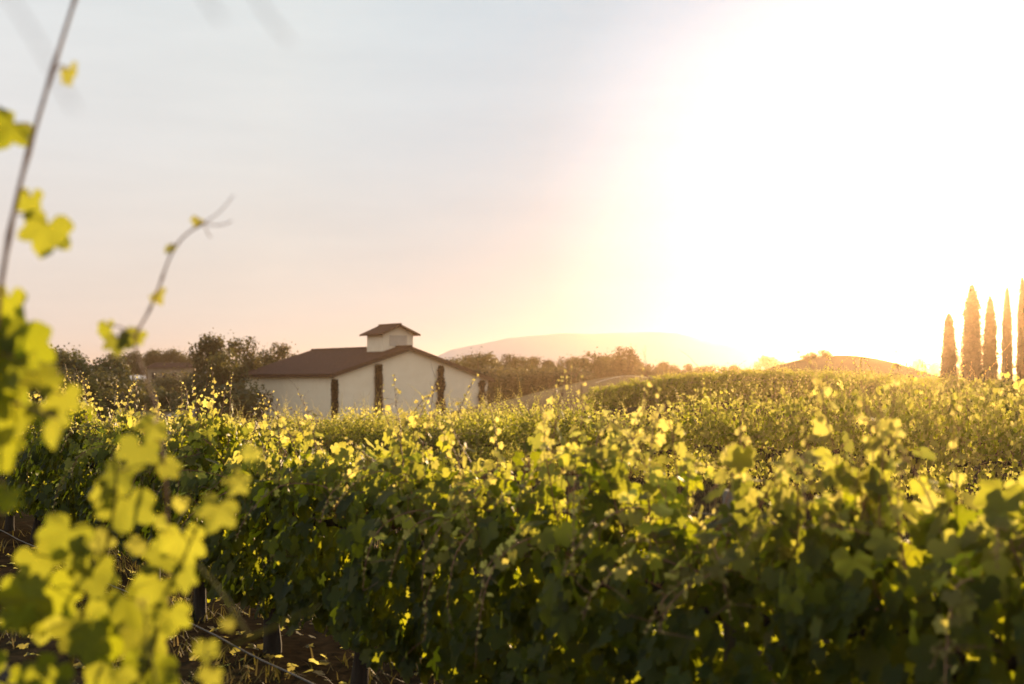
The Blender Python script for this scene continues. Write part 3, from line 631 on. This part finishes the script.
for _ in range(60):
    x = rA.uniform(-60, 180); y = rA.uniform(585 + max(0, x - 60) * .5, 790); yg = np.clip(rA.normal(.15, .12) + (.15 if y < 640 else 0), 0, 1)
    leaf_at(g, x, y, 2.65 + rA.normal(0, .16), rA.uniform(26, 62), yg)
for _ in range(12): leaf_at(g, rA.uniform(-60, 16), rA.uniform(330, 460), 2.6 + rA.normal(0, .15), rA.uniform(44, 66), .12)
g.obj('foliage', [M['leaf'], M['cane']], va)
# very near stray shoots, nearly dissolved by blur
for nm, pts_, d_ in [('stray', [(-40, -60), (10, -5), (40, 45), (75, 110)], .9), ('stray', [(180, -60), (205, 0), (222, 20)], .9), ('stray', [(235, -50), (262, 10), (290, 42)], .95)]:
    g = Geo(); tube(g, spline([loc(P(x, y, d_)) for x, y in pts_], 10), .0007, 5, 1, .6, .4)
    if nm == 'stray' and d_ > 0: g.obj('tendril', [M['leaf'], M['cane']], va)

# ------------------------------------------------------------------ trellis
def wire(pts, label, rad=.0016, group=None):
    g = Geo(); tube(g, pts, rad, 5); tag(g.obj('trellis_wire', [M['wire']]), label, 'wire', group)
def rowline(c, d0, d1, z, n=26): return [(*row_point(c, d), z + zat(*row_point(c, d)) - .012 * math.sin((d - d0) * 2.2) ** 2) for d in np.linspace(d0, d1, n)]
g = Geo(); tube(g, rowline(3.22, 4.5, 18, .11, 40), .005, 6); tag(g.obj('drip_hose', [M['hose']]), 'thin pale drip hose slanting low along the front row across dark ground', 'hose')
wire(rowline(3.62, 2.4, 18.5, .93), 'thin wire inside the front row carrying the vine arms')
wire(rowline(3.62, 2.4, 18.5, 1.22), 'thin upper wire inside the leaves of the front row')
wire(rowline(15.63, 14.5, 46, .62), 'lower thin wire along the sunlit row beyond the gap', .002)
wire(rowline(15.63, 14.5, 46, .74), 'upper thin wire along the sunlit row beyond the gap', .002)
def post(x, y, h, label):
    root = thing('trellis_post', label, 'post', (x, y, zat(x, y)), ROWDIR)
    g = Geo(); tube(g, [(0, 0, -.3), (0, 0, .5), (.01, 0, h - .015), (.01, 0, h)], [.042, .04, .038, .030], 10); g.obj('shaft', [M['post']], root)
    for z in (.93, 1.22):
        if z < h: g = Geo(); box(g, (.005, .045, z), .05, .012, .02); g.obj('staple', [M['wire']], root, False)
for dd, lab in [(5.05, 'grey wooden post half hidden in blurred leaves of the front row'), (11.3, 'grey wooden post hidden in the front row below the pale house')]:
    x, y = row_point(3.72, dd); post(x, y, 1.3, lab)

# ------------------------------------------------------------------ grass, weeds and litter
def grass(name, pts, hmin, hmax, per, seed, dry):
    r = np.random.default_rng(seed); g = Geo(); n = len(pts) * per
    base = np.repeat(pts, per, 0) + r.normal(0, .10, (n, 2)); h = r.uniform(hmin, hmax, n); a = r.uniform(0, 6.28, n); ln = r.uniform(.5, 1.9, n) * h
    w = r.uniform(.0025, .006, n); z = gz(base[:, 0], base[:, 1]); dx, dy = np.cos(a), np.sin(a)
    b0 = np.c_[base[:, 0] - dy * w, base[:, 1] + dx * w, z]; b1 = np.c_[base[:, 0] + dy * w, base[:, 1] - dx * w, z]
    m0 = np.c_[base[:, 0] + dx * ln * .4 - dy * w * .8, base[:, 1] + dy * ln * .4 + dx * w * .8, z + h * .65]; m1 = m0 + np.c_[dy * w * 1.6, -dx * w * 1.6, 0 * w]
    tp = np.c_[base[:, 0] + dx * ln, base[:, 1] + dy * ln, z + h]
    V = np.stack([b0, b1, m1, m0, tp], 1).reshape(-1, 3); k = np.arange(n)[:, None] * 5
    g.add(V, k + [[0, 1, 2, 3]], 0, np.repeat(r.random(n), 5), np.repeat(np.clip(r.normal(dry, .3, n), 0, 1), 5))
    g.n0 = 0; g.F.append((k + [[3, 2, 4]])); g.M.append(np.zeros(n, int))
    tag(g.obj(name, [M['grassm']]), kind='stuff')
r = np.random.default_rng(31)
pts = []
while len(pts) < 700:
    d = r.uniform(5, 16); c = r.uniform(.6, 5.2); x, y = row_point(c, d)
    if math.sin(x * 3.1 + y) + math.sin(y * 2.3 - x * 1.7) + r.normal(0, .6) > .2: pts.append((x, y))
grass('weeds', np.array(pts), .03, .12, 9, 41, .2)
pts = []
while len(pts) < 2200:
    d = r.uniform(9, 30); c = r.uniform(5.5, 15.8); x, y = row_point(c, d)
    if abs(x / d) < .5: pts.append((x, y))
grass('dry_grass', np.array(pts), .04, .16, 9, 42, .6)
g = Geo(); n = 700; d = r.uniform(5, 14, n); cc = r.uniform(.9, 4.6, n); xy = np.c_[cc - RS * d, d]
leaves(g, np.c_[xy, gz(xy[:, 0], xy[:, 1]) + .02], r.normal(0, 1, (n, 3)), np.c_[r.normal(0, .3, (n, 2)), np.ones(n)], r.uniform(.03, .06, n), r.random(n), r.uniform(.5, 1, n), r, False)
tag(g.obj('leaf_litter', [M['leaf']]), kind='stuff')

# ------------------------------------------------------------------ warm evening haze
g = Geo(); box(g, (0, 0, 9.8), 11000, 11000, 30)
hm = bpy.data.materials.new('haze'); hm.use_nodes = True; t = hm.node_tree
t.nodes.remove(t.nodes['Principled BSDF']); pv = t.nodes.new('ShaderNodeVolumePrincipled')
pv.inputs['Color'].default_value = (1.0, .68, .42, 1); pv.inputs['Density'].default_value = .00025; pv.inputs['Anisotropy'].default_value = .92
t.links.new(pv.outputs[0], t.nodes['Material Output'].inputs['Volume'])
try: hm.cycles.homogeneous_volume = True
except Exception: pass
hz_ = g.obj('haze', [hm], None, False); hz_['kind'] = 'stuff'
